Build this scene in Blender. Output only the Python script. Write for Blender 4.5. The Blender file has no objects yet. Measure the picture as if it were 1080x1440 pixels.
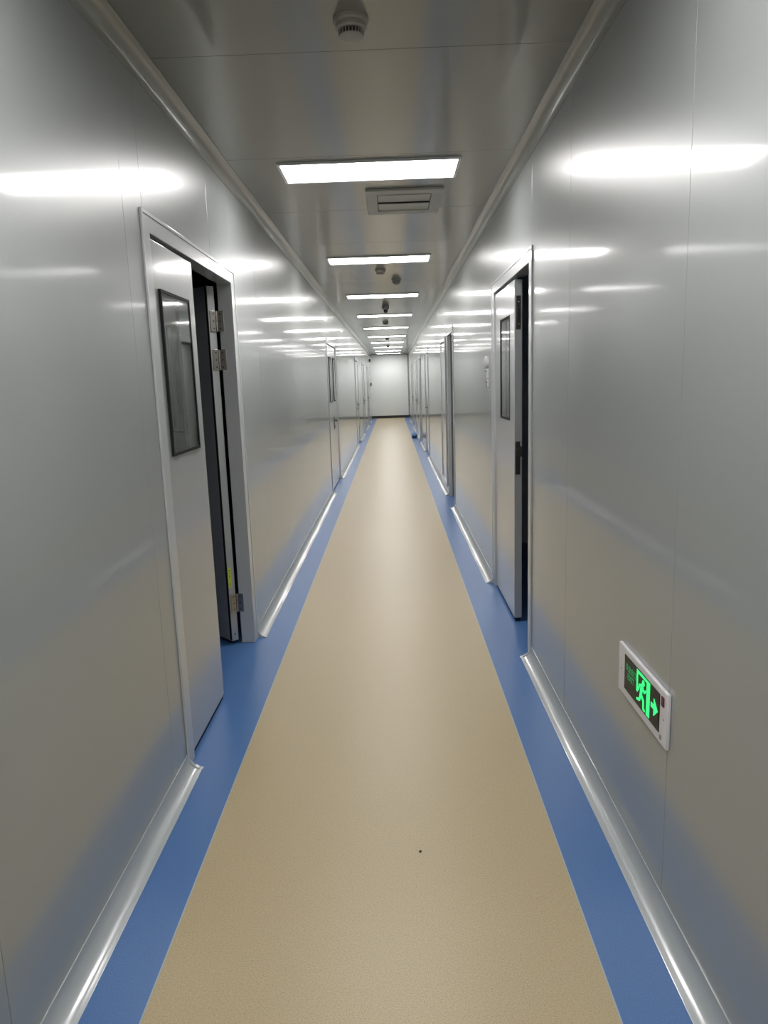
import bpy, bmesh, math, random
from mathutils import Vector, Matrix

random.seed(7)
C = bpy.context.scene.collection
PI = math.pi

# ------------------------------------------------------------------ place (metres)
XL, XR = -0.862, 0.717          # faces of the two corridor walls
H = 2.628                       # ceiling height
Y0, Y1 = -5.0, 30.35            # closing walls of the corridor
T = 0.075                       # wall thickness
SL, SR = -0.653, 0.496          # seams between blue borders and beige floor
COVE = 0.055                    # radius of the cove trims


# ------------------------------------------------------------------ materials
def mat(name, col, rough=0.4, metal=0.0, spec=0.5, emit=None, strength=0.0, coat=0.0, coat_rough=0.05):
    m = bpy.data.materials.new(name)
    m.use_nodes = True
    b = m.node_tree.nodes['Principled BSDF']
    b.inputs['Base Color'].default_value = (*col, 1)
    b.inputs['Roughness'].default_value = rough
    b.inputs['Metallic'].default_value = metal
    b.inputs['Specular IOR Level'].default_value = spec
    b.inputs['Coat Weight'].default_value = coat
    b.inputs['Coat Roughness'].default_value = coat_rough
    if emit:
        b.inputs['Emission Color'].default_value = (*emit, 1)
        b.inputs['Emission Strength'].default_value = strength
    return m


def bump(m, scale, strength, distance, stretch=(1, 1, 1), detail=2.0):
    nt = m.node_tree
    b = nt.nodes['Principled BSDF']
    tc = nt.nodes.new('ShaderNodeTexCoord')
    mp = nt.nodes.new('ShaderNodeMapping')
    mp.inputs['Scale'].default_value = stretch
    n = nt.nodes.new('ShaderNodeTexNoise')
    n.inputs['Scale'].default_value = scale
    n.inputs['Detail'].default_value = detail
    bp = nt.nodes.new('ShaderNodeBump')
    bp.inputs['Strength'].default_value = strength
    bp.inputs['Distance'].default_value = distance
    nt.links.new(tc.outputs['Object'], mp.inputs['Vector'])
    nt.links.new(mp.outputs['Vector'], n.inputs['Vector'])
    nt.links.new(n.outputs['Fac'], bp.inputs['Height'])
    nt.links.new(bp.outputs['Normal'], b.inputs['Normal'])
    if b.inputs['Coat Weight'].default_value > 0:
        nt.links.new(bp.outputs['Normal'], b.inputs['Coat Normal'])


def speckled(name, base, dark, light, scale, rough, amount=(0.36, 0.64)):
    """vinyl sheet with fine chips of darker and lighter colour"""
    m = mat(name, base, rough)
    nt = m.node_tree
    b = nt.nodes['Principled BSDF']
    tc = nt.nodes.new('ShaderNodeTexCoord')
    n1 = nt.nodes.new('ShaderNodeTexNoise')
    n1.inputs['Scale'].default_value = scale
    n1.inputs['Detail'].default_value = 2.5
    n1.inputs['Roughness'].default_value = 0.65
    r = nt.nodes.new('ShaderNodeValToRGB')
    e = r.color_ramp.elements
    e[0].position, e[0].color = amount[0], (*dark, 1)
    e[1].position, e[1].color = amount[1], (*light, 1)
    k = r.color_ramp.elements.new(0.46)
    k.color = (*base, 1)
    k = r.color_ramp.elements.new(0.55)
    k.color = (*base, 1)
    nt.links.new(tc.outputs['Object'], n1.inputs['Vector'])
    nt.links.new(n1.outputs['Fac'], r.inputs['Fac'])
    nt.links.new(r.outputs['Color'], b.inputs['Base Color'])
    return m


M = {}
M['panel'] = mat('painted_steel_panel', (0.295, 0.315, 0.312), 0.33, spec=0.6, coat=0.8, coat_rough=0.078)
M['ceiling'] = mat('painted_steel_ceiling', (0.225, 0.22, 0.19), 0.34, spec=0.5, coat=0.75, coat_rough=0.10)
M['end'] = mat('white_painted_board', (0.70, 0.73, 0.72), 0.5)
M['frame'] = mat('door_frame_steel', (0.46, 0.48, 0.49), 0.34, spec=0.7, coat=0.7, coat_rough=0.12)
M['leaf'] = mat('door_leaf_steel', (0.34, 0.355, 0.36), 0.34, spec=0.8, coat=0.8, coat_rough=0.12)
M['trim'] = mat('aluminium_cove', (0.36, 0.39, 0.40), 0.25, spec=0.9, coat=0.6, coat_rough=0.08)
M['cove'] = mat('ceiling_cove_aluminium', (0.26, 0.255, 0.215), 0.3, spec=0.6, coat=0.8)
M['tan'] = speckled('beige_vinyl', (0.43, 0.345, 0.205), (0.31, 0.235, 0.13), (0.49, 0.405, 0.255), 300, 0.38)
M['blue'] = speckled('blue_vinyl', (0.06, 0.15, 0.36), (0.05, 0.13, 0.32), (0.075, 0.175, 0.39), 240, 0.36)
M['weld'] = mat('vinyl_weld_seam', (0.34, 0.40, 0.46), 0.4)
M['lamp'] = mat('lit_diffuser', (0.9, 0.9, 0.9), 0.4, emit=(1.0, 0.975, 0.95), strength=11.0)
M['lampframe'] = mat('lamp_frame_aluminium', (0.72, 0.73, 0.73), 0.35)
M['plastic'] = mat('white_plastic', (0.33, 0.315, 0.285), 0.4)
M['greyplastic'] = mat('grey_plastic', (0.24, 0.24, 0.23), 0.45)
M['dark'] = mat('dark_plastic', (0.018, 0.017, 0.016), 0.45)
M['rubber_and_shade'] = mat('black_gasket_and_shade', (0.012, 0.013, 0.015), 0.7, spec=0.2)  # gasket rubber; also colours the painted shade strips under two leaves
M['vent'] = mat('vent_enamel', (0.44, 0.44, 0.40), 0.4)
M['steel'] = mat('brushed_hinge_steel', (0.40, 0.38, 0.34), 0.34, 1.0)
M['handle'] = mat('dark_handle_steel', (0.16, 0.16, 0.16), 0.3, 1.0)
M['chrome'] = mat('bright_screw', (0.85, 0.85, 0.85), 0.18, 1.0)
M['blackboard'] = mat('black_baseboard', (0.010, 0.010, 0.011), 0.4)
M['signwhite'] = mat('sign_housing_white', (0.68, 0.67, 0.70), 0.35)
M['signface'] = mat('sign_black_acrylic', (0.006, 0.008, 0.006), 0.25, spec=0.15)
M['green'] = mat('sign_green_light', (0.02, 0.5, 0.12), 0.4, emit=(0.02, 0.85, 0.17), strength=0.5)
M['dimgreen'] = mat('sign_green_letters', (0.02, 0.22, 0.08), 0.4, emit=(0.02, 0.5, 0.12), strength=0.10)
M['redbutton'] = mat('sign_red_brown_button', (0.10, 0.02, 0.025), 0.35)
M['lime'] = mat('lime_sticker', (0.50, 0.62, 0.03), 0.5)
M['navy'] = mat('navy_bag_plastic', (0.018, 0.045, 0.15), 0.3)
M['sky'] = mat('pale_blue_bag_plastic', (0.16, 0.30, 0.56), 0.15, coat=1.0)
M['crumb'] = mat('dark_crumb', (0.02, 0.017, 0.015), 0.8)
M['roomwall'] = mat('side_room_panel', (0.70, 0.71, 0.71), 0.4)
M['darkcab'] = mat('dark_side_room_cabinet', (0.02, 0.021, 0.023), 0.4)

g = bpy.data.materials.new('window_glass')
g.use_nodes = True
gb = g.node_tree.nodes['Principled BSDF']
gb.inputs['Base Color'].default_value = (0.80, 0.86, 0.84, 1)
gb.inputs['Roughness'].default_value = 0.02
gb.inputs['Transmission Weight'].default_value = 1.0
gb.inputs['IOR'].default_value = 1.5
M['glass'] = g


# ------------------------------------------------------------------ mesh helpers
def box(bm, x0, x1, y0, y1, z0, z1, mi=0):
    v = [bm.verts.new(p) for p in ((x0, y0, z0), (x1, y0, z0), (x1, y1, z0), (x0, y1, z0),
                                   (x0, y0, z1), (x1, y0, z1), (x1, y1, z1), (x0, y1, z1))]
    fs = []
    for q in ((0, 3, 2, 1), (4, 5, 6, 7), (0, 1, 5, 4), (1, 2, 6, 5), (2, 3, 7, 6), (3, 0, 4, 7)):
        f = bm.faces.new([v[i] for i in q])
        f.material_index = mi
        fs.append(f)
    return v, fs


def bbox(bm, x0, x1, y0, y1, z0, z1, b=0.003, seg=2, mi=0):
    """bevelled box"""
    t = bmesh.new()
    box(t, x0, x1, y0, y1, z0, z1, mi)
    bmesh.ops.bevel(t, geom=t.edges[:], offset=b, segments=seg, profile=0.5, affect='EDGES')
    for f in t.faces:
        f.material_index = mi
    me = bpy.data.meshes.new('t')
    t.to_mesh(me)
    t.free()
    bm.from_mesh(me)
    bpy.data.meshes.remove(me)


def lathe(bm, prof, n=32, mat4=None, mi=0):
    """profile of (radius, height) turned round the local z axis"""
    mat4 = mat4 or Matrix()
    rings = []
    for r, z in prof:
        if r < 1e-6:
            rings.append([bm.verts.new(mat4 @ Vector((0, 0, z)))])
        else:
            rings.append([bm.verts.new(mat4 @ Vector((r * math.cos(2 * PI * i / n), r * math.sin(2 * PI * i / n), z))) for i in range(n)])
    for a, b in zip(rings, rings[1:]):
        for i in range(n):
            j = (i + 1) % n
            q = [a[i % len(a)], a[j % len(a)], b[j % len(b)], b[i % len(b)]]
            u = []
            for w in q:
                if w not in u:
                    u.append(w)
            if len(u) > 2:
                f = bm.faces.new(u)
                f.material_index = mi
                f.smooth = True


def extrude_y(bm, prof, y0, y1, mi=0):
    """closed profile of (x, z) points run along y, capped"""
    a = [bm.verts.new((x, y0, z)) for x, z in prof]
    b = [bm.verts.new((x, y1, z)) for x, z in prof]
    n = len(prof)
    for i in range(n):
        j = (i + 1) % n
        f = bm.faces.new((a[i], a[j], b[j], b[i]))
        f.material_index = mi
    bm.faces.new(a).material_index = mi
    bm.faces.new(b[::-1]).material_index = mi


def extrude_x(bm, poly, x0, x1, mi=0):
    """closed outline of (y, z) points given thickness in x"""
    a = [bm.verts.new((x0, y, z)) for y, z in poly]
    b = [bm.verts.new((x1, y, z)) for y, z in poly]
    n = len(poly)
    for i in range(n):
        j = (i + 1) % n
        bm.faces.new((a[i], a[j], b[j], b[i])).material_index = mi
    bm.faces.new(a).material_index = mi
    bm.faces.new(b[::-1]).material_index = mi


def obj(name, bm, mats, parent=None, smooth=None):
    bmesh.ops.recalc_face_normals(bm, faces=bm.faces[:])
    me = bpy.data.meshes.new(name)
    bm.to_mesh(me)
    bm.free()
    if not isinstance(mats, (list, tuple)):
        mats = [mats]
    for m in mats:
        me.materials.append(m)
    if smooth:
        smooth = 20 if smooth < 50 else smooth
        for p in me.polygons:
            p.use_smooth = True
        me.set_sharp_from_angle(angle=math.radians(smooth))
    o = bpy.data.objects.new(name, me)
    C.objects.link(o)
    if parent:
        o.parent = parent
    return o


def tag(o, label, cat, group=None):
    o['label'] = label
    o['category'] = cat
    if group:
        o['group'] = group
    return o


def thing(name, label, cat, loc=(0, 0, 0), group=None):
    o = bpy.data.objects.new(name, None)
    o.empty_display_size = 0.1
    C.objects.link(o)
    o.location = loc
    return tag(o, label, cat, group)


def struct(name, bm, mats, smooth=None):
    o = obj(name, bm, mats, smooth=smooth)
    o['kind'] = 'structure'
    return o


def struct_empty(name, loc, label):
    o = bpy.data.objects.new(name, None)
    o.empty_display_size = 0.1
    C.objects.link(o)
    o.location = loc
    o['kind'] = 'structure'
    o['label'] = label
    return o


# ------------------------------------------------------------------ openings (frame outer edges, frame outer top)
FW = 0.080                      # face width of a door frame
DOORS = {
    # n: (side, y0, y1, top)
    1: ('L', 2.640, 4.130, 2.122),
    2: ('R', 3.715, 5.165, 2.135),
    3: ('L', 9.830, 11.420, 2.105),
    4: ('R', 8.420, 9.340, 2.110),
    5: ('L', 17.300, 18.700, 2.100),
    6: ('R', 14.180, 15.500, 2.110),
    7: ('L', 21.500, 22.900, 2.100),
    8: ('R', 17.700, 18.800, 2.110),
    9: ('R', 20.300, 21.700, 2.110),
    10: ('R', 24.400, 25.800, 2.110),
    11: ('L', 25.600, 27.000, 2.100),
}


def wall(name, side, seams):
    xf = XL if side == 'L' else XR
    xb = xf - T if side == 'L' else xf + T
    x0, x1 = min(xf, xb), max(xf, xb)
    ds = sorted(d[1:] for d in DOORS.values() if d[0] == side)
    lo = [(a + 0.03, b - 0.03, t - 0.03) for a, b, t in ds]
    bm = bmesh.new()
    gap = 0.0006

    def piece(a, b, z0, z1):
        bbox(bm, x0, x1, a + gap, b - gap, z0, z1, 0.0013, 2)

    spans = []
    y = Y0
    for a, b, t in lo:
        spans.append((y, a, 0.0, H))
        spans.append((a, b, t, H))
        y = b
    spans.append((y, Y1, 0.0, H))
    for a, b, z0, z1 in spans:
        cuts = [a] + [s for s in seams if a + 0.02 < s < b - 0.02] + [b]
        for p, q in zip(cuts, cuts[1:]):
            piece(p, q, z0, z1)
    # core of the wall behind the joints
    for a, b, z0, z1 in spans:
        xm0, xm1 = x0 + 0.012, x1 - 0.012
        box(bm, xm0, xm1, a + 0.004, b - 0.004, z0 + 0.004, z1 - 0.004)
    return struct(name, bm, M['panel'])


wall('wall_left', 'L', [2.477 + 1.16 * k for k in range(-6, 26)])
wall('wall_right', 'R', [2.964 + 1.16 * k for k in range(-6, 25)] + [])

bm = bmesh.new()
box(bm, XL - T, XR + T, Y1, Y1 + 0.08, 0, H)
struct('wall_back', bm, M['end'])
bm = bmesh.new()
box(bm, XL - T, XR + T, Y0 - 0.08, Y0, 0, H)
struct('wall_front', bm, M['end'])
bm = bmesh.new()
box(bm, XL, XR, Y1 - 0.014, Y1, 0, 0.105)
struct('baseboard_back', bm, M['blackboard'])
bm = bmesh.new()
bbox(bm, XR - 0.035, XR, Y1 - 0.03, Y1, 0.105, H, 0.004)
struct('trim_1', bm, M['greyplastic'])

# side rooms behind the open doors
bm = bmesh.new()
for a, b in ((1.4, 1.46), (14.0, 14.06)):
    box(bm, -3.6, XL - T, a, b, 0, H)
box(bm, -3.66, -3.6, 1.4, 14.06, 0, H)
struct('wall_room_left', bm, M['roomwall'])
bm = bmesh.new()
for a, b in ((2.6, 2.66), (6.45, 6.51)):
    box(bm, XR + T, 3.4, a, b, 0, H)
box(bm, 3.4, 3.46, 2.6, 6.51, 0, H)
struct('wall_room_right', bm, M['roomwall'])

# floor: beige vinyl down the middle, blue borders, thin weld seams
bm = bmesh.new()
ya, yb = Y0 - 0.1, Y1 + 0.1
for x0, x1, mi in ((-3.7, SL - 0.002, 1), (SL - 0.002, SL + 0.002, 2), (SL + 0.002, SR - 0.002, 0), (SR - 0.002, SR + 0.002, 2), (SR + 0.002, 3.5, 1)):
    box(bm, x0, x1, ya, yb, -0.06, 0.0, mi)
struct('floor', bm, [M['tan'], M['blue'], M['weld']])

# ceiling of panels laid across
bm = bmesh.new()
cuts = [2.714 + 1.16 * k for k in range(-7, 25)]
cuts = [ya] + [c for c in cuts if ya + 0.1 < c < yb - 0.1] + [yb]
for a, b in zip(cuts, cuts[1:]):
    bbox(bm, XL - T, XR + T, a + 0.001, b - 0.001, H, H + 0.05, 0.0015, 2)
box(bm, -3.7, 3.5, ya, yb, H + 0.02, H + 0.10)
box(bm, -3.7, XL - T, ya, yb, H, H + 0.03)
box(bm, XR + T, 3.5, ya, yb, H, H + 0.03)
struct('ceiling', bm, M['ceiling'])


# ------------------------------------------------------------------ cove trims
def cove_profile(side, top, r):
    """concave quarter round, with a small lip on the wall and on the floor or ceiling"""
    s = 1 if side == 'L' else -1
    xf = XL if side == 'L' else XR
    pts = [(0, 0), (r + 0.006, 0), (r + 0.006, 0.002)]
    n = 10
    for i in range(n + 1):
        a = PI / 2 * i / n
        pts.append((r + 0.003 - (r) * math.sin(a), 0.003 + r - r * math.cos(a)))
    pts += [(0.003, r + 0.006), (0, r + 0.006)]
    return [(xf + s * x, (H - z) if top else z) for x, z in pts]


def end_cap(bm, side, y, d, r):
    """plastic end cap: the baseboard profile a touch larger, its toe rounded"""
    s = 1 if side == 'L' else -1
    xf = XL if side == 'L' else XR
    pts = [((x - xf) * s, z) for x, z in cove_profile(side, False, r)]
    ex = [(xf + s * (x + (0.003 if x > 0.004 else 0.0)), z + (0.003 if z > 0.004 else 0.0)) for x, z in pts]
    extrude_y(bm, ex, y, y + d)


for side, nm in (('L', 'left'), ('R', 'right')):
    ds = sorted(d[1:3] for d in DOORS.values() if d[0] == side)
    y = Y0
    segs = []
    for a, b in ds:
        segs.append((y, a))
        y = b
    segs.append((y, Y1 - 0.014))
    for a, b in segs:
        bm = bmesh.new()
        extrude_y(bm, cove_profile(side, False, 0.052), a, b)
        if a > Y0:
            end_cap(bm, side, a - 0.004, 0.018, 0.052)
        if b < Y1 - 1:
            end_cap(bm, side, b - 0.014, 0.018, 0.052)
        struct('baseboard_' + nm, bm, M['trim'], smooth=35)
    bm = bmesh.new()
    extrude_y(bm, cove_profile(side, True, COVE), Y0, Y1)
    struct('trim_2' if side == 'L' else 'trim_3', bm, M['cove'], smooth=35)


# ------------------------------------------------------------------ doors
def add_frame(n, root, inset=0.0):
    side, a, b, t = DOORS[n]
    s = 1 if side == 'L' else -1
    xf = XL if side == 'L' else XR
    bm = bmesh.new()
    out, deep = 0.005, (0.038 if n == 4 else T)
    xa, xb = sorted((xf + s * out, xf - s * deep))
    bbox(bm, xa, xb, a, a + FW, 0, t, 0.003)
    bbox(bm, xa, xb, b - FW, b, 0, t, 0.003)
    bbox(bm, xa, xb, a + FW - 0.004, b - FW + 0.004, t - 0.065, t, 0.003)
    # narrow raised lip around the outer edge
    xl = sorted((xf + s * (out + 0.004), xf))
    bbox(bm, *xl, a - 0.006, a + 0.008, 0, t + 0.006, 0.002)
    bbox(bm, *xl, b - 0.008, b + 0.006, 0, t + 0.006, 0.002)
    bbox(bm, *xl, a + 0.006, b - 0.006, t - 0.008, t + 0.006, 0.002)
    o = obj('door_frame', bm, M['frame'], root, 40)
    o.matrix_parent_inverse = Matrix.Translation(-root.location)
    return o


def leaf_mesh(bm, x0, x1, y0, y1, z0, z1, hole=None, b=0.003):
    if not hole:
        bbox(bm, x0, x1, y0, y1, z0, z1, b)
        return
    h0, h1, k0, k1 = hole
    for (p, q, r, s) in ((y0, h0, z0, z1), (h1, y1, z0, z1)):
        bbox(bm, x0, x1, p, q, r, s, 0.0005, 1)
    box(bm, x0, x1, h0, h1, z0, k0)
    box(bm, x0, x1, h0, h1, k1, z1)


def leaf_solid(bm, x0, x1, y0, y1, z0, z1, hole):
    """one slab with a rectangular hole through it"""
    h0, h1, k0, k1 = hole
    o = [(y0, z0), (y1, z0), (y1, z1), (y0, z1)]
    i = [(h0, k0), (h1, k0), (h1, k1), (h0, k1)]
    V = {}
    for x in (x0, x1):
        V[x] = ([bm.verts.new((x, *p)) for p in o], [bm.verts.new((x, *p)) for p in i])
    for x in (x0, x1):
        for q in range(4):
            r = (q + 1) % 4
            bm.faces.new((V[x][0][q], V[x][0][r], V[x][1][r], V[x][1][q]))
    edges = []
    for q in range(4):
        r = (q + 1) % 4
        bm.faces.new((V[x0][0][q], V[x0][0][r], V[x1][0][r], V[x1][0][q]))
        bm.faces.new((V[x0][1][q], V[x0][1][r], V[x1][1][r], V[x1][1][q]))
        for x in (x0, x1):
            edges.append(bm.edges.get((V[x][0][q], V[x][0][r])))
        edges.append(bm.edges.get((V[x0][0][q], V[x1][0][q])))
    bmesh.ops.recalc_face_normals(bm, faces=bm.faces[:])
    bmesh.ops.bevel(bm, geom=edges, offset=0.003, segments=2, profile=0.5, affect='EDGES')


def child(name, bm, m, parent, smooth=40, label=None, inv=None):
    """mesh laid out in world coordinates, parented without moving"""
    o = obj(name, bm, m, parent, smooth)
    o.matrix_parent_inverse = inv if inv is not None else Matrix()
    if label:
        o['label'] = label
    return o


def window_parts(leaf, x0, x1, hole, inv=None):
    """gasket round the opening and two panes, as children of a leaf (same coordinates as the leaf's mesh)"""
    h0, h1, k0, k1 = hole
    w = 0.012
    bm = bmesh.new()
    for xa, xb in ((x0 - 0.0015, x0 + 0.010), (x1 - 0.010, x1 + 0.0015)):
        box(bm, xa, xb, h0, h0 + w, k0, k1)
        box(bm, xa, xb, h1 - w, h1, k0, k1)
        box(bm, xa, xb, h0 + w, h1 - w, k0, k0 + w)
        box(bm, xa, xb, h0 + w, h1 - w, k1 - w, k1)
    obj('window_gasket', bm, M['rubber_and_shade'], leaf)
    bm = bmesh.new()
    xm0, xm1 = (x0 + 0.003, x0 + 0.008) if abs(x0) < abs(x1) else (x1 - 0.008, x1 - 0.003)
    box(bm, xm0, xm1, h0 + 0.004, h1 - 0.004, k0 + 0.004, k1 - 0.004)
    obj('glass_pane', bm, M['glass'], leaf)


def lever_handle(parent, xf, s, y, z, dy):
    """rose plates, lever and key cylinder on one leaf; s points into the corridor, dy is the lever's direction"""
    bm = bmesh.new()
    bbox(bm, *sorted((xf, xf + s * 0.008)), y - 0.022, y + 0.022, z - 0.13, z + 0.06, 0.003)
    m4 = Matrix.Translation((xf, y, z)) @ Matrix.Rotation(s * PI / 2, 4, 'Y')
    lathe(bm, [(0.0, 0.0), (0.011, 0.0), (0.011, 0.045), (0.0, 0.046)], 24, m4)
    ya, yb = sorted((y - dy * 0.012, y + dy * 0.12))
    bbox(bm, *sorted((xf + s * 0.036, xf + s * 0.052)), ya, yb, z - 0.010, z + 0.010, 0.005)
    m4 = Matrix.Translation((xf, y, z - 0.085)) @ Matrix.Rotation(s * PI / 2, 4, 'Y')
    lathe(bm, [(0.0, 0.0), (0.012, 0.0), (0.012, 0.016), (0.0, 0.017)], 24, m4)
    return obj('door_handle', bm, M['handle'], parent, 40)


def hinge_bm(px, py, z, hh, dir_a, dir_b, w=0.032):
    """butt hinge: knuckle on a vertical pin at (px, py), two plates running along dir_a and dir_b, screws"""
    bm = bmesh.new()
    for k in range(2):
        z0 = z - hh / 2 + k * hh / 2
        lathe(bm, [(0.0, z0 + 0.001), (0.0075, z0 + 0.001), (0.0075, z0 + hh / 2 - 0.001), (0.0, z0 + hh / 2 - 0.001)], 24,
              Matrix.Translation((px, py, 0)))
    for d in (dir_a, dir_b):
        ang = math.atan2(d[1], d[0])
        m4 = Matrix.Translation((px, py, z)) @ Matrix.Rotation(ang, 4, 'Z')
        t = bmesh.new()
        bbox(t, 0.006, w + 0.008, -0.0022, 0.0022, -hh / 2, hh / 2, 0.0015)
        for q in (-0.35, 0.0, 0.35):
            for sg in (-1, 1):
                lathe(t, [(0.0, 0.0030), (0.004, 0.0024), (0.004, 0.0)], 20,
                      Matrix.Translation((w * 0.62, 0, q * hh)) @ Matrix.Rotation(sg * -PI / 2, 4, 'X'), 1)
        me = bpy.data.meshes.new('t')
        t.transform(m4)
        t.to_mesh(me)
        t.free()
        bm.from_mesh(me)
        bpy.data.meshes.remove(me)
    return bm


# --- door 1: double door, wide leaf shut, narrow leaf swung into the dark room
side, a, b, t = DOORS[1]
d1 = struct_empty('door_1', (0, 0, 0), 'grey steel double door with one leaf shut and the far leaf swung open on steel hinges')
add_frame(1, d1)
xo = XL - 0.004                  # corridor face of the shut leaf
bm = bmesh.new()
hole = (2.785, 3.175, 1.240, 1.872)
leaf_solid(bm, xo - 0.045, xo, a + FW + 0.003, 3.285, 0.022, t - 0.078, hole)
lf = obj('door_leaf', bm, M['leaf'], d1, 40)
window_parts(lf, xo, xo - 0.045, hole)
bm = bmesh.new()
box(bm, xo - 0.036, xo - 0.006, a + FW + 0.01, 3.28, 0.003, 0.0225)  # dark strip standing in for the shadow line under the leaf
obj('gap_shade_strip', bm, M['rubber_and_shade'], lf)
# meeting stile cover
# open leaf, local frame: hinge corner at the origin, leaf runs along -y, corridor face at +x
piv = Vector((-0.954, 4.0478, 0))
ang = math.radians(-135)
bm = bmesh.new()
LW, LT = 0.74, 0.046
ohole = (-0.50, -0.24, 1.240, 1.872)
leaf_solid(bm, 0.0, LT, -LW, 0.0, 0.022, t - 0.078, ohole)
ol = obj('door_leaf', bm, M['leaf'], d1, 40)
ol.location = piv
ol.rotation_euler = (0, 0, ang)
ol['label'] = 'narrow open leaf seen edge on'
window_parts(ol, 0.0, LT, ohole)
bm = bmesh.new()
box(bm, LT - 0.001, LT + 0.0025, -0.016, 0.001, 0.03, t - 0.082)
obj('edge_gasket', bm, M['rubber_and_shade'], ol)
bm = bmesh.new()
box(bm, LT * 0.5, LT * 0.9, 0.0, 0.0006, 0.315 + 0.035, 0.315 + 0.155)
zz = 0.36
while zz < 0.46:
    w_ = random.uniform(0.3, 1.0)
    box(bm, LT * (0.7 - 0.14 * w_), LT * (0.7 + 0.14 * w_), 0.0006, 0.0009, zz, zz + 0.003, 1)
    zz += random.choice((0.006, 0.008, 0.012))
o = obj('sticker', bm, [M['lime'], M['dark']], ol)
o['label'] = 'lime sticker with small dark print'
bm = bmesh.new()
lathe(bm, [(0.0, 0.0012), (0.005, 0.0010), (0.005, 0.0)], 24, Matrix.Translation((LT * 0.5, 0, 0.062)) @ Matrix.Rotation(-PI / 2, 4, 'X'))
obj('bolt_hole', bm, M['dark'], ol)
ea = (math.cos(ang), math.sin(ang))
for z, hh in ((1.858, 0.112), (1.650, 0.112), (0.250, 0.112)):
    o = obj('hinge', hinge_bm(-0.950, 4.049, z, hh, (ea[0], ea[1]), (1.0, 0.0)), [M['steel'], M['dark']], d1, 40)
    o['label'] = 'steel butt hinge'

# --- door 2: double door, narrow leaf shut, wide leaf out of sight inside the room
side, a, b, t = DOORS[2]
d2 = struct_empty('door_2', (0, 0, 0), 'grey steel double door standing half open onto a dark room beyond the exit sign')
add_frame(2, d2)
xo = XR + 0.006
bm = bmesh.new()
hole = (4.455, 4.840, 1.240, 1.872)
leaf_solid(bm, xo, xo + 0.046, 4.292, b - FW - 0.003, 0.024, t - 0.080, hole)
lf = obj('door_leaf', bm, M['leaf'], d2, 40)
window_parts(lf, xo, xo + 0.046, hole)
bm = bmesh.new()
box(bm, xo + 0.006, xo + 0.036, 4.30, b - FW - 0.01, 0.003, 0.0245)  # shade below this leaf, likewise put in as a dark strip
obj('gap_shade_strip', bm, M['rubber_and_shade'], lf)
bm = bmesh.new()
ye = 4.292
bbox(bm, xo + 0.010, xo + 0.036, ye - 0.0015, ye + 0.004, 1.775, 1.965, 0.0015)
bbox(bm, xo + 0.015, xo + 0.029, ye - 0.007, ye, 1.84, 1.90, 0.002)
for zz in (1.805, 1.930):
    lathe(bm, [(0.0, 0.0035), (0.004, 0.0030), (0.0052, 0.0)], 24, Matrix.Translation((xo + 0.026, ye - 0.001, zz)) @ Matrix.Rotation(PI / 2, 4, 'X'), 1)
o = obj('flush_bolt', bm, [M['dark'], M['chrome']], lf, 40)
o['label'] = 'dark flush bolt with bright screws'
bm = bmesh.new()
bbox(bm, xo + 0.006, xo + 0.034, ye - 0.002, ye + 0.006, 0.925, 1.125, 0.0015)
bbox(bm, xo + 0.012, xo + 0.046, ye - 0.014, ye, 1.035, 1.095, 0.003)
bbox(bm, xo + 0.004, xo + 0.020, ye - 0.008, ye, 0.95, 1.115, 0.003)
o = obj('strike_plate', bm, M['dark'], lf, 40)
o['label'] = 'black strike plate'
bm = bmesh.new()
for z in (0.25, 1.65, 1.86):
    lathe(bm, [(0.0, z - 0.056), (0.0075, z - 0.056), (0.0075, z + 0.056), (0.0, z + 0.056)], 24, Matrix.Translation((xo + 0.052, b - FW - 0.001, 0)))
obj('hinge', bm, M['steel'], d2, 40)


# --- the shut doors farther along
def shut_door(n, label, split=None, windows=(), handle=None, hdir=1, recess=0.004):
    side, a, b, t = DOORS[n]
    s = 1 if side == 'L' else -1
    xf = (XL if side == 'L' else XR) - s * recess
    root = struct_empty('door_%d' % n, (0, 0, 0), label)
    add_frame(n, root)
    ia, ib = a + FW + 0.004, b - FW - 0.004
    parts = [(ia, split - 0.002), (split + 0.002, ib)] if split else [(ia, ib)]
    for k, (p, q) in enumerate(parts):
        bm = bmesh.new()
        xs = sorted((xf, xf - s * 0.045))
        w = [h for h in windows if p < h[0] and h[1] < q]
        if w:
            leaf_solid(bm, xs[0], xs[1], p, q, 0.022, t - 0.078, w[0])
        else:
            bbox(bm, xs[0], xs[1], p, q, 0.022, t - 0.078, 0.003)
        lf = obj('door_leaf', bm, M['leaf'], root, 40)
        if w:
            window_parts(lf, xf, xf - s * 0.045, w[0])
        if handle and p < handle < q:
            lever_handle(lf, xf, s, handle, 0.96, hdir)
    return root


shut_door(3, 'shut double door with two narrow windows and a lever handle', 10.62,
          ((10.14, 10.42, 1.24, 1.87), (10.80, 11.10, 1.24, 1.87)), 10.69, 1)
side, a, b, t = DOORS[4]
d4 = struct_empty('door_4', (0, 0, 0), 'single steel door left slightly ajar with a lever handle, beside the tall cabinet')
add_frame(4, d4)
lw = b - a - 2 * FW - 0.008
bm = bmesh.new()
bbox(bm, 0.0, 0.042, 0.0, lw, 0.022, t - 0.078, 0.003)
lf = obj('door_leaf', bm, M['leaf'], d4, 40)
lf.location = (XR + 0.034, a + FW + 0.004, 0)
lf.rotation_euler = (0, 0, math.radians(-4.0))
lever_handle(lf, 0.0, -1, lw - 0.06, 0.96, -1)
bm = bmesh.new()
box(bm, XR + T + 0.001, 2.6, 7.6, 7.66, 0, H)
box(bm, XR + T + 0.001, 2.6, 9.6, 9.66, 0, H)
box(bm, 2.6, 2.66, 7.6, 9.66, 0, H)
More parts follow.
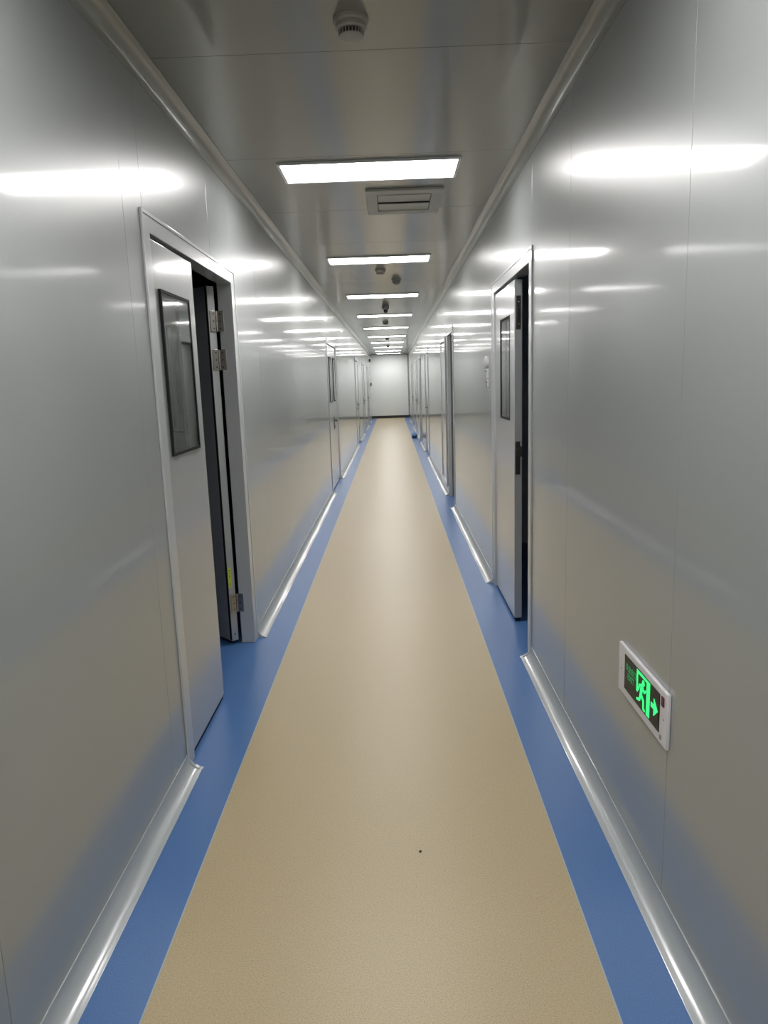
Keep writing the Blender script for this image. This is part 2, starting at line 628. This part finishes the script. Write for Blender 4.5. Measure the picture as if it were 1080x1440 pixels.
struct('wall_store_right', bm, M['roomwall'])
shut_door(5, 'shut steel door with lever handle in the second bay past the windowed double door', 18.0, (), 18.08, 1)
shut_door(6, 'shut steel door with lever handle past the tall cabinet', 14.86, (), 14.80, -1)
shut_door(7, 'shut steel door in the far stretch opposite the blue bundle', 22.2, (), 22.3, 1)
shut_door(8, 'shut steel door with dark reveal just before the blue bundle', None, (), 18.55, -1, 0.05)
shut_door(9, 'shut steel door just past the blue bundle', 21.0, (), 20.9, -1)
shut_door(10, 'shut steel door closest to the end wall past the blue bundle', 25.1, (), 25.0, -1)
shut_door(11, 'shut steel door closest to the end wall, by the small dark boxes', 26.3, (), 26.4, 1)

# ------------------------------------------------------------------ tall flush cabinet in the wall
cab = thing('wall_cabinet', 'tall narrow grey cabinet set flush in the wall next to the single steel door', 'cabinet', (XR, 9.93, 0.10))
bm = bmesh.new()
x0, x1 = -0.020, -0.0005
bbox(bm, x0, x1, -0.43, -0.38, 0, 1.95, 0.003)
bbox(bm, x0, x1, 0.38, 0.43, 0, 1.95, 0.003)
bbox(bm, x0, x1, -0.385, 0.385, 0, 0.05, 0.003)
bbox(bm, x0, x1, -0.385, 0.385, 1.90, 1.95, 0.003)
obj('cabinet_frame', bm, M['frame'], cab, 40)
bm = bmesh.new()
bbox(bm, -0.009, -0.0005, -0.376, 0.376, 0.054, 1.896, 0.003)
dr = obj('cabinet_door', bm, M['panel'], cab, 40)
bm = bmesh.new()
bbox(bm, -0.022, -0.008, -0.33, -0.30, 0.86, 0.98, 0.004)
obj('pull', bm, M['steel'], dr, 40)

# ------------------------------------------------------------------ ceiling lights
def light_thing(y, label):
    r = thing('ceiling_light', label, 'ceiling light', (-0.083, y, H), 'flat light panels in a row along the ceiling')
    return r


LX, LY = 0.462, 0.165
first = light_thing(4.126, 'large white ceiling light panel just before the square air vent')
bm = bmesh.new()
w = 0.016
bbox(bm, -LX - w, LX + w, -LY - w, -LY, -0.012, 0.0, 0.002)
bbox(bm, -LX - w, LX + w, LY, LY + w, -0.012, 0.0, 0.002)
bbox(bm, -LX - w, -LX, -LY, LY, -0.012, 0.0, 0.002)
bbox(bm, LX, LX + w, -LY, LY, -0.012, 0.0, 0.002)
fr = obj('light_frame', bm, M['lampframe'], first, 40)
bm = bmesh.new()
box(bm, -LX, LX, -LY, LY, -0.008, -0.001)
df = obj('diffuser', bm, M['lamp'], first)
parts = [fr, df]
words = ['ceiling light panel right behind the square air vent, second in the row',
         'ceiling light panel past the grey ceiling dome, third of the row from the vent end',
         'ceiling light panel behind the hanging smoke detector, fourth of the row from the vent end',
         'fifth ceiling light panel of the row counted from the vent end',
         'fifth ceiling light panel of the row counted back from the end wall',
         'fourth ceiling light panel of the row counted back from the end wall',
         'third ceiling light panel of the row counted back from the end wall',
         'second ceiling light panel of the row counted back from the end wall',
         'small far ceiling light panel right up against the end wall']
above = 'ceiling light panel of the same row overhead, before the round white smoke detector'
for k, wd in list(enumerate(words)) + [(-2, above), (-3, above), (-4, above)]:
    r = light_thing(4.126 + 2.8625 * (k + 1), wd)
    if k == 8:
        r.location.y = 29.4
    for p in parts:
        c = p.copy()
        C.objects.link(c)
        c.parent = r

# ------------------------------------------------------------------ air vent
vt = thing('air_vent', 'square white louvred air vent in the ceiling behind the largest light panel', 'vent', (0.112, 4.82, H))
bm = bmesh.new()
V0, V1, U0, U1 = -0.235, 0.235, -0.30, 0.30
iv0, iv1, iu0, iu1 = -0.165, 0.165, -0.215, 0.215
z0, z1 = -0.016, 0.0
bbox(bm, V0, V1, U0, iu0, z0, z1, 0.004)
bbox(bm, V0, V1, iu1, U1, z0, z1, 0.004)
bbox(bm, V0, iv0, iu0, iu1, z0, z1, 0.004)
bbox(bm, iv1, V1, iu0, iu1, z0, z1, 0.004)
obj('vent_frame', bm, M['vent'], vt, 40)
bm = bmesh.new()
box(bm, iv0, iv1, iu0, iu1, -0.002, -0.0005)
obj('vent_throat', bm, M['dark'], vt)
for k in range(2):
    bm = bmesh.new()
    yc = iu0 + (k + 0.5) * (iu1 - iu0) / 2
    m4 = Matrix.Translation((0, yc, -0.012)) @ Matrix.Rotation(math.radians(3), 4, 'X')
    hw = (iu1 - iu0) / 4 - 0.005
    t_ = bmesh.new()
    bbox(t_, iv0 + 0.003, iv1 - 0.003, -hw, hw, -0.003, 0.003, 0.002)
    t_.transform(m4)
    me = bpy.data.meshes.new('t')
    t_.to_mesh(me)
    t_.free()
    bm.from_mesh(me)
    bpy.data.meshes.remove(me)
    obj('louvre', bm, M['vent'], vt, 40)


# ------------------------------------------------------------------ smoke detectors and domes
def detector_parts(root, big=1.0, m='plastic'):
    bm = bmesh.new()
    lathe(bm, [(0.0, 0.0), (0.056, 0.0), (0.056, -0.010), (0.052, -0.016), (0.0, -0.016)], 40)
    obj('detector_base', bm, M[m], root, 40)
    bm = bmesh.new()
    lathe(bm, [(0.0, -0.016), (0.049, -0.016), (0.049, -0.028), (0.043, -0.032), (0.0, -0.032)], 40)
    lathe(bm, [(0.0, -0.047), (0.0375, -0.047), (0.039, -0.0485), (0.036, -0.050), (0.020, -0.0505), (0.0, -0.0505)], 40)
    for i in range(22):
        an = 2 * PI * i / 22
        t_ = bmesh.new()
        bbox(t_, 0.0355, 0.0400, -0.0013, 0.0013, -0.048, -0.030, 0.0004, 1)
        t_.transform(Matrix.Rotation(an, 4, 'Z'))
        me = bpy.data.meshes.new('t')
        t_.to_mesh(me)
        t_.free()
        bm.from_mesh(me)
        bpy.data.meshes.remove(me)
    obj('detector_cage', bm, M[m], root, 40)
    bm = bmesh.new()
    lathe(bm, [(0.0, -0.031), (0.034, -0.031), (0.034, -0.049), (0.0, -0.049)], 32)
    obj('sensing_chamber', bm, M['dark'], root, 40)


DG = 'smoke detectors along the ceiling'
sd = thing('smoke_detector', 'round white smoke detector with dark vent slots, in front of the largest light panel', 'smoke detector', (-0.094, 2.50, H), DG)
detector_parts(sd)
for y, wd in ((7.62, 'round smoke detector with dark slots right behind the second ceiling light from the air vent'),
              (14.15, 'small smoke detector in front of the fifth ceiling light from the air vent'),
              (19.3, 'small smoke detector behind the fifth ceiling light counted from the end wall'),
              (23.4, 'tiny smoke detector hanging before the third ceiling light from the end wall'),
              ):
    r = thing('smoke_detector', wd, 'smoke detector', (-0.08, y, H), DG)
    for p in sd.children:
        c = p.copy()
        C.objects.link(c)
        c.parent = r

hg = thing('hanging_detector', 'dark round detector hanging low before the fourth ceiling light past the air vent', 'smoke detector', (-0.055, 11.1, H))
bm = bmesh.new()
lathe(bm, [(0.0, 0.0), (0.050, 0.0), (0.053, -0.012), (0.053, -0.048), (0.047, -0.062), (0.0, -0.064)], 32)
obj('housing', bm, M['greyplastic'], hg, 40)
bm = bmesh.new()
lathe(bm, [(0.0, -0.063), (0.030, -0.064), (0.029, -0.090), (0.020, -0.108), (0.0, -0.112)], 24)
obj('sensor_tip', bm, M['dark'], hg, 40)

dm = thing('ceiling_dome', 'small round grey dome on the ceiling past the second light panel', 'ceiling sensor', (0.088, 8.35, H))
bm = bmesh.new()
lathe(bm, [(0.0, 0.0), (0.056, 0.0), (0.056, -0.014), (0.050, -0.018), (0.0, -0.018)], 36)
obj('dome_base', bm, M['plastic'], dm, 40)
bm = bmesh.new()
lathe(bm, [(0.048, -0.018)] + [(0.048 * math.cos(i * PI / 16), -0.018 - 0.046 * math.sin(i * PI / 16)) for i in range(1, 8)] + [(0.0, -0.064)], 32)
obj('dome_cover', bm, M['greyplastic'], dm, 60)

# ------------------------------------------------------------------ exit sign low on the wall
es = thing('exit_sign', 'white framed exit sign with green running man low on the wall', 'exit sign', (XR, 1.99, 0.58))
SY, SZ = 0.205, 0.080           # half size; on this wall the reader's right is towards -y
bm = bmesh.new()
bbox(bm, -0.012, 0.0, -SY, SY, -SZ, SZ, 0.004)
obj('housing', bm, M['signwhite'], es, 40)


def yz(u, v):
    """u runs to the reader's right, v up"""
    return (-u, v)


F0, F1, G0, G1 = -0.140, 0.155, -0.052, 0.060
bm = bmesh.new()
bbox(bm, -0.0138, -0.011, -F1, -F0, G0, G1, 0.0008, 1)
face = obj('sign_face', bm, M['signface'], es, 40)
XS0, XS1 = -0.0150, -0.0130


def stroke(bm, pts, r0, r1=None):
    """thick rounded line through (u, v) points"""
    r1 = r1 or r0
    n = len(pts)
    for i in range(n - 1):
        (ua, va), (ub, vb) = pts[i], pts[i + 1]
        ra = r0 + (r1 - r0) * i / (n - 1)
        rb = r0 + (r1 - r0) * (i + 1) / (n - 1)
        an = math.atan2(vb - va, ub - ua)
        poly = [(ub + rb * math.cos(an + q), vb + rb * math.sin(an + q)) for q in [(-PI / 2 + PI * k / 8) for k in range(9)]]
        poly += [(ua + ra * math.cos(an + q), va + ra * math.sin(an + q)) for q in [(PI / 2 + PI * k / 8) for k in range(9)]]
        extrude_x(bm, [yz(*p) for p in poly], XS0 - 0.00003 * i, XS1)


def rect(bm, u0, u1, v0, v1):
    extrude_x(bm, [yz(u0, v0), yz(u1, v0), yz(u1, v1), yz(u0, v1)], XS0 + 0.0002, XS1)


# lit doorway
bm = bmesh.new()
rect(bm, -0.026, -0.016, -0.010, 0.058)
rect(bm, -0.016, 0.058, 0.050, 0.058)
rect(bm, 0.058, 0.083, -0.046, 0.058)
obj('doorway_symbol', bm, M['green'], face)
bm = bmesh.new()
extrude_x(bm, [yz(0.030 + 0.0095 * math.cos(2 * PI * i / 20), 0.036 + 0.0095 * math.sin(2 * PI * i / 20)) for i in range(20)], XS0, XS1)
stroke(bm, [(0.020, 0.022), (0.012, -0.004)], 0.0088, 0.0075)
stroke(bm, [(0.022, 0.022), (0.040, 0.012), (0.050, 0.020)], 0.0042, 0.0034)
stroke(bm, [(0.016, 0.023), (-0.002, 0.018), (-0.008, 0.002)], 0.0042, 0.0034)
stroke(bm, [(0.014, -0.006), (0.034, -0.016), (0.034, -0.040), (0.044, -0.042)], 0.0058, 0.0036)
stroke(bm, [(0.011, -0.006), (0.002, -0.026), (-0.020, -0.032)], 0.0058, 0.0036)
obj('running_figure', bm, M['green'], face)
bm = bmesh.new()
rect(bm, 0.094, 0.120, -0.003, 0.011)
extrude_x(bm, [yz(0.116, -0.022), yz(0.146, 0.004), yz(0.116, 0.030)], XS0, XS1)
obj('arrow_symbol', bm, M['green'], face)


def lettering(name, body, size, u, v, parent, m):
    cu = bpy.data.curves.new(name, 'FONT')
    cu.body = body
    cu.size = size
    cu.extrude = 0.0005
    cu.align_x = 'CENTER'
    cu.align_y = 'CENTER'
    tmp = bpy.data.objects.new(name, cu)
    C.objects.link(tmp)
    dg = bpy.context.evaluated_depsgraph_get()
    me = bpy.data.meshes.new_from_object(tmp.evaluated_get(dg))
    bpy.data.objects.remove(tmp)
    bpy.data.curves.remove(cu)
    me.name = name
    # text x -> reader's right (-y), text y -> up, text normal -> into the corridor (-x)
    me.transform(Matrix(((0, 0, -1, -0.0141), (-1, 0, 0, -u), (0, 1, 0, v), (0, 0, 0, 1))))
    me.materials.clear()
    me.materials.append(m)
    o = bpy.data.objects.new(name, me)
    C.objects.link(o)
    o.parent = parent
    return o


lettering('sign_lettering', '安全出口', 0.0235, -0.078, 0.026, face, M['dimgreen'])
lettering('sign_lettering', 'EXIT', 0.029, -0.078, 0.000, face, M['dimgreen'])
bm = bmesh.new()
bbox(bm, -0.0145, -0.011, -0.186, -0.166, 0.034, 0.062, 0.003)
obj('test_button', bm, M['redbutton'], es, 40)
bm = bmesh.new()
bbox(bm, -0.0135, -0.011, -0.172, -0.160, -0.066, -0.052, 0.001)
obj('indicator_slot', bm, M['greyplastic'], es, 40)
for u, v in ((-0.172, 0.0), (0.184, 0.0)):
    bm = bmesh.new()
    lathe(bm, [(0.0, 0.0015), (0.0032, 0.0011), (0.0038, 0.0)], 24, Matrix.Translation((-0.012, *yz(u, v))) @ Matrix.Rotation(-PI / 2, 4, 'Y'))
    obj('screw', bm, M['steel'], es, 40)

# ------------------------------------------------------------------ stacked switch plate by door 2
sw = thing('wall_switch', 'slim grey stack of switch plates on the wall past the half open door', 'wall switch', (XR, 5.42, 1.54))
bm = bmesh.new()
bbox(bm, -0.010, 0.0, -0.045, 0.045, -0.110, -0.045, 0.003)
obj('lower_plate', bm, M['lampframe'], sw, 40)
bm = bmesh.new()
bbox(bm, -0.012, 0.0, -0.045, 0.045, -0.040, 0.030, 0.003)
mp = obj('middle_plate', bm, M['lampframe'], sw, 40)
bm = bmesh.new()
bbox(bm, -0.016, -0.011, -0.028, 0.028, 0.010, 0.020, 0.0015)
obj('display_window', bm, M['dark'], mp, 40)
bm = bmesh.new()
m4 = Matrix.Translation((0, 0, 0.080)) @ Matrix.Rotation(-PI / 2, 4, 'Y')
lathe(bm, [(0.0, 0.0), (0.045, 0.0), (0.045, 0.016), (0.040, 0.022), (0.030, 0.024), (0.012, 0.030), (0.0, 0.031)], 36, m4)
obj('round_gauge', bm, M['lampframe'], sw, 40)
for z in (-0.092, -0.066):
    bm = bmesh.new()
    bbox(bm, -0.017, -0.009, -0.026, 0.026, z - 0.008, z + 0.010, 0.002)
    obj('rocker', bm, M['greyplastic'], sw, 40)

# ------------------------------------------------------------------ small dark boxes near the end wall
eb = thing('wall_box', 'tiny dark box high on the wall near the end wall', 'wall box', (XL, 29.0, 2.36))
bm = bmesh.new()
bbox(bm, 0.0, 0.055, -0.06, 0.06, -0.05, 0.05, 0.006)
obj('box_body', bm, M['dark'], eb, 40)
bm = bmesh.new()
lathe(bm, [(0.0, 0.0), (0.03, 0.0), (0.028, -0.02), (0.0, -0.03)], 20, Matrix.Translation((0.03, 0, -0.05)))
obj('lens', bm, M['greyplastic'], eb, 40)
wb = thing('wall_phone', 'small dark box at chest height on the wall near the end wall', 'wall box', (XL, 29.0, 1.42))
bm = bmesh.new()
bbox(bm, 0.0, 0.075, -0.06, 0.06, -0.065, 0.065, 0.008)
obj('box_body', bm, M['greyplastic'], wb, 40)
bm = bmesh.new()
bbox(bm, 0.03, 0.07, -0.066, -0.058, -0.045, 0.045, 0.003)
obj('front_cover', bm, M['dark'], wb, 40)

# ------------------------------------------------------------------ blue bundle on the floor
bg = thing('plastic_bag', 'small rounded blue bundle lying on the blue floor border', 'bag', (0.57, 19.15, 0))
bm = bmesh.new()
lathe(bm, [(0.0, 0.0), (0.062, 0.0), (0.078, 0.018), (0.083, 0.050), (0.079, 0.078), (0.0, 0.080)], 28)
for v in bm.verts:
    k = 1 + 0.05 * math.sin(5 * math.atan2(v.co.y, v.co.x) + 20 * v.co.z)
    v.co.x *= k
    v.co.y *= k
obj('bag_base', bm, M['navy'], bg, 60)
bm = bmesh.new()
lathe(bm, [(0.078, 0.074), (0.074, 0.100), (0.062, 0.125), (0.042, 0.142), (0.020, 0.149), (0.0, 0.151)], 28)
for v in bm.verts:
    k = 1 + 0.06 * math.sin(7 * math.atan2(v.co.y, v.co.x) + 12 * v.co.z)
    v.co.x *= k
    v.co.y *= k
obj('bag_top', bm, M['sky'], bg, 60)

# ------------------------------------------------------------------ crumb on the beige floor
bm = bmesh.new()
bmesh.ops.create_icosphere(bm, subdivisions=2, radius=0.0045)
for v in bm.verts:
    v.co *= 1 + random.uniform(-0.25, 0.25)
    v.co.z = v.co.z * 0.5 + 0.0022
cr = obj('crumb', bm, M['crumb'])
cr.location = (0.047, 2.085, 0)
tag(cr, 'tiny dark crumb lying on the beige floor', 'crumb')

# ------------------------------------------------------------------ world, camera, view
wd = bpy.data.worlds.new('world')
bpy.context.scene.world = wd
wd.use_nodes = True
wd.node_tree.nodes['Background'].inputs['Color'].default_value = (0.0, 0.0, 0.0, 1)
wd.node_tree.nodes['Background'].inputs['Strength'].default_value = 0.0

yaw, pitch, roll, fpx = -0.016253984689932065, 0.1795045737445283, -0.033271404236475025, 1007.09
cy, sy, cp, sp = math.cos(yaw), math.sin(yaw), math.cos(pitch), math.sin(pitch)
f = Vector((sy * cp, cy * cp, -sp))
r = Vector((cy, -sy, 0))
u = r.cross(f)
r2 = r * math.cos(roll) + u * math.sin(roll)
u2 = -r * math.sin(roll) + u * math.cos(roll)
cam = bpy.data.cameras.new('camera')
co = bpy.data.objects.new('camera', cam)
C.objects.link(co)
m3 = Matrix((r2, u2, -f)).transposed()
co.matrix_world = Matrix.Translation((0, 0, 1.5)) @ m3.to_4x4()
cam.sensor_fit = 'VERTICAL'
cam.sensor_height = 24.0
cam.lens = fpx * 24.0 / 1440.0
cam.clip_start = 0.02
cam.clip_end = 100
bpy.context.scene.camera = co

vs = bpy.context.scene.view_settings
vs.view_transform = 'Standard'
vs.look = 'None'
vs.exposure = 1.48
vs.gamma = 1.0
vs.use_curve_mapping = False
cyc = bpy.context.scene.cycles
cyc.max_bounces = 14
cyc.diffuse_bounces = 8
cyc.glossy_bounces = 8
cyc.transmission_bounces = 8
cyc.sample_clamp_indirect = 6.0
cyc.use_denoising = True
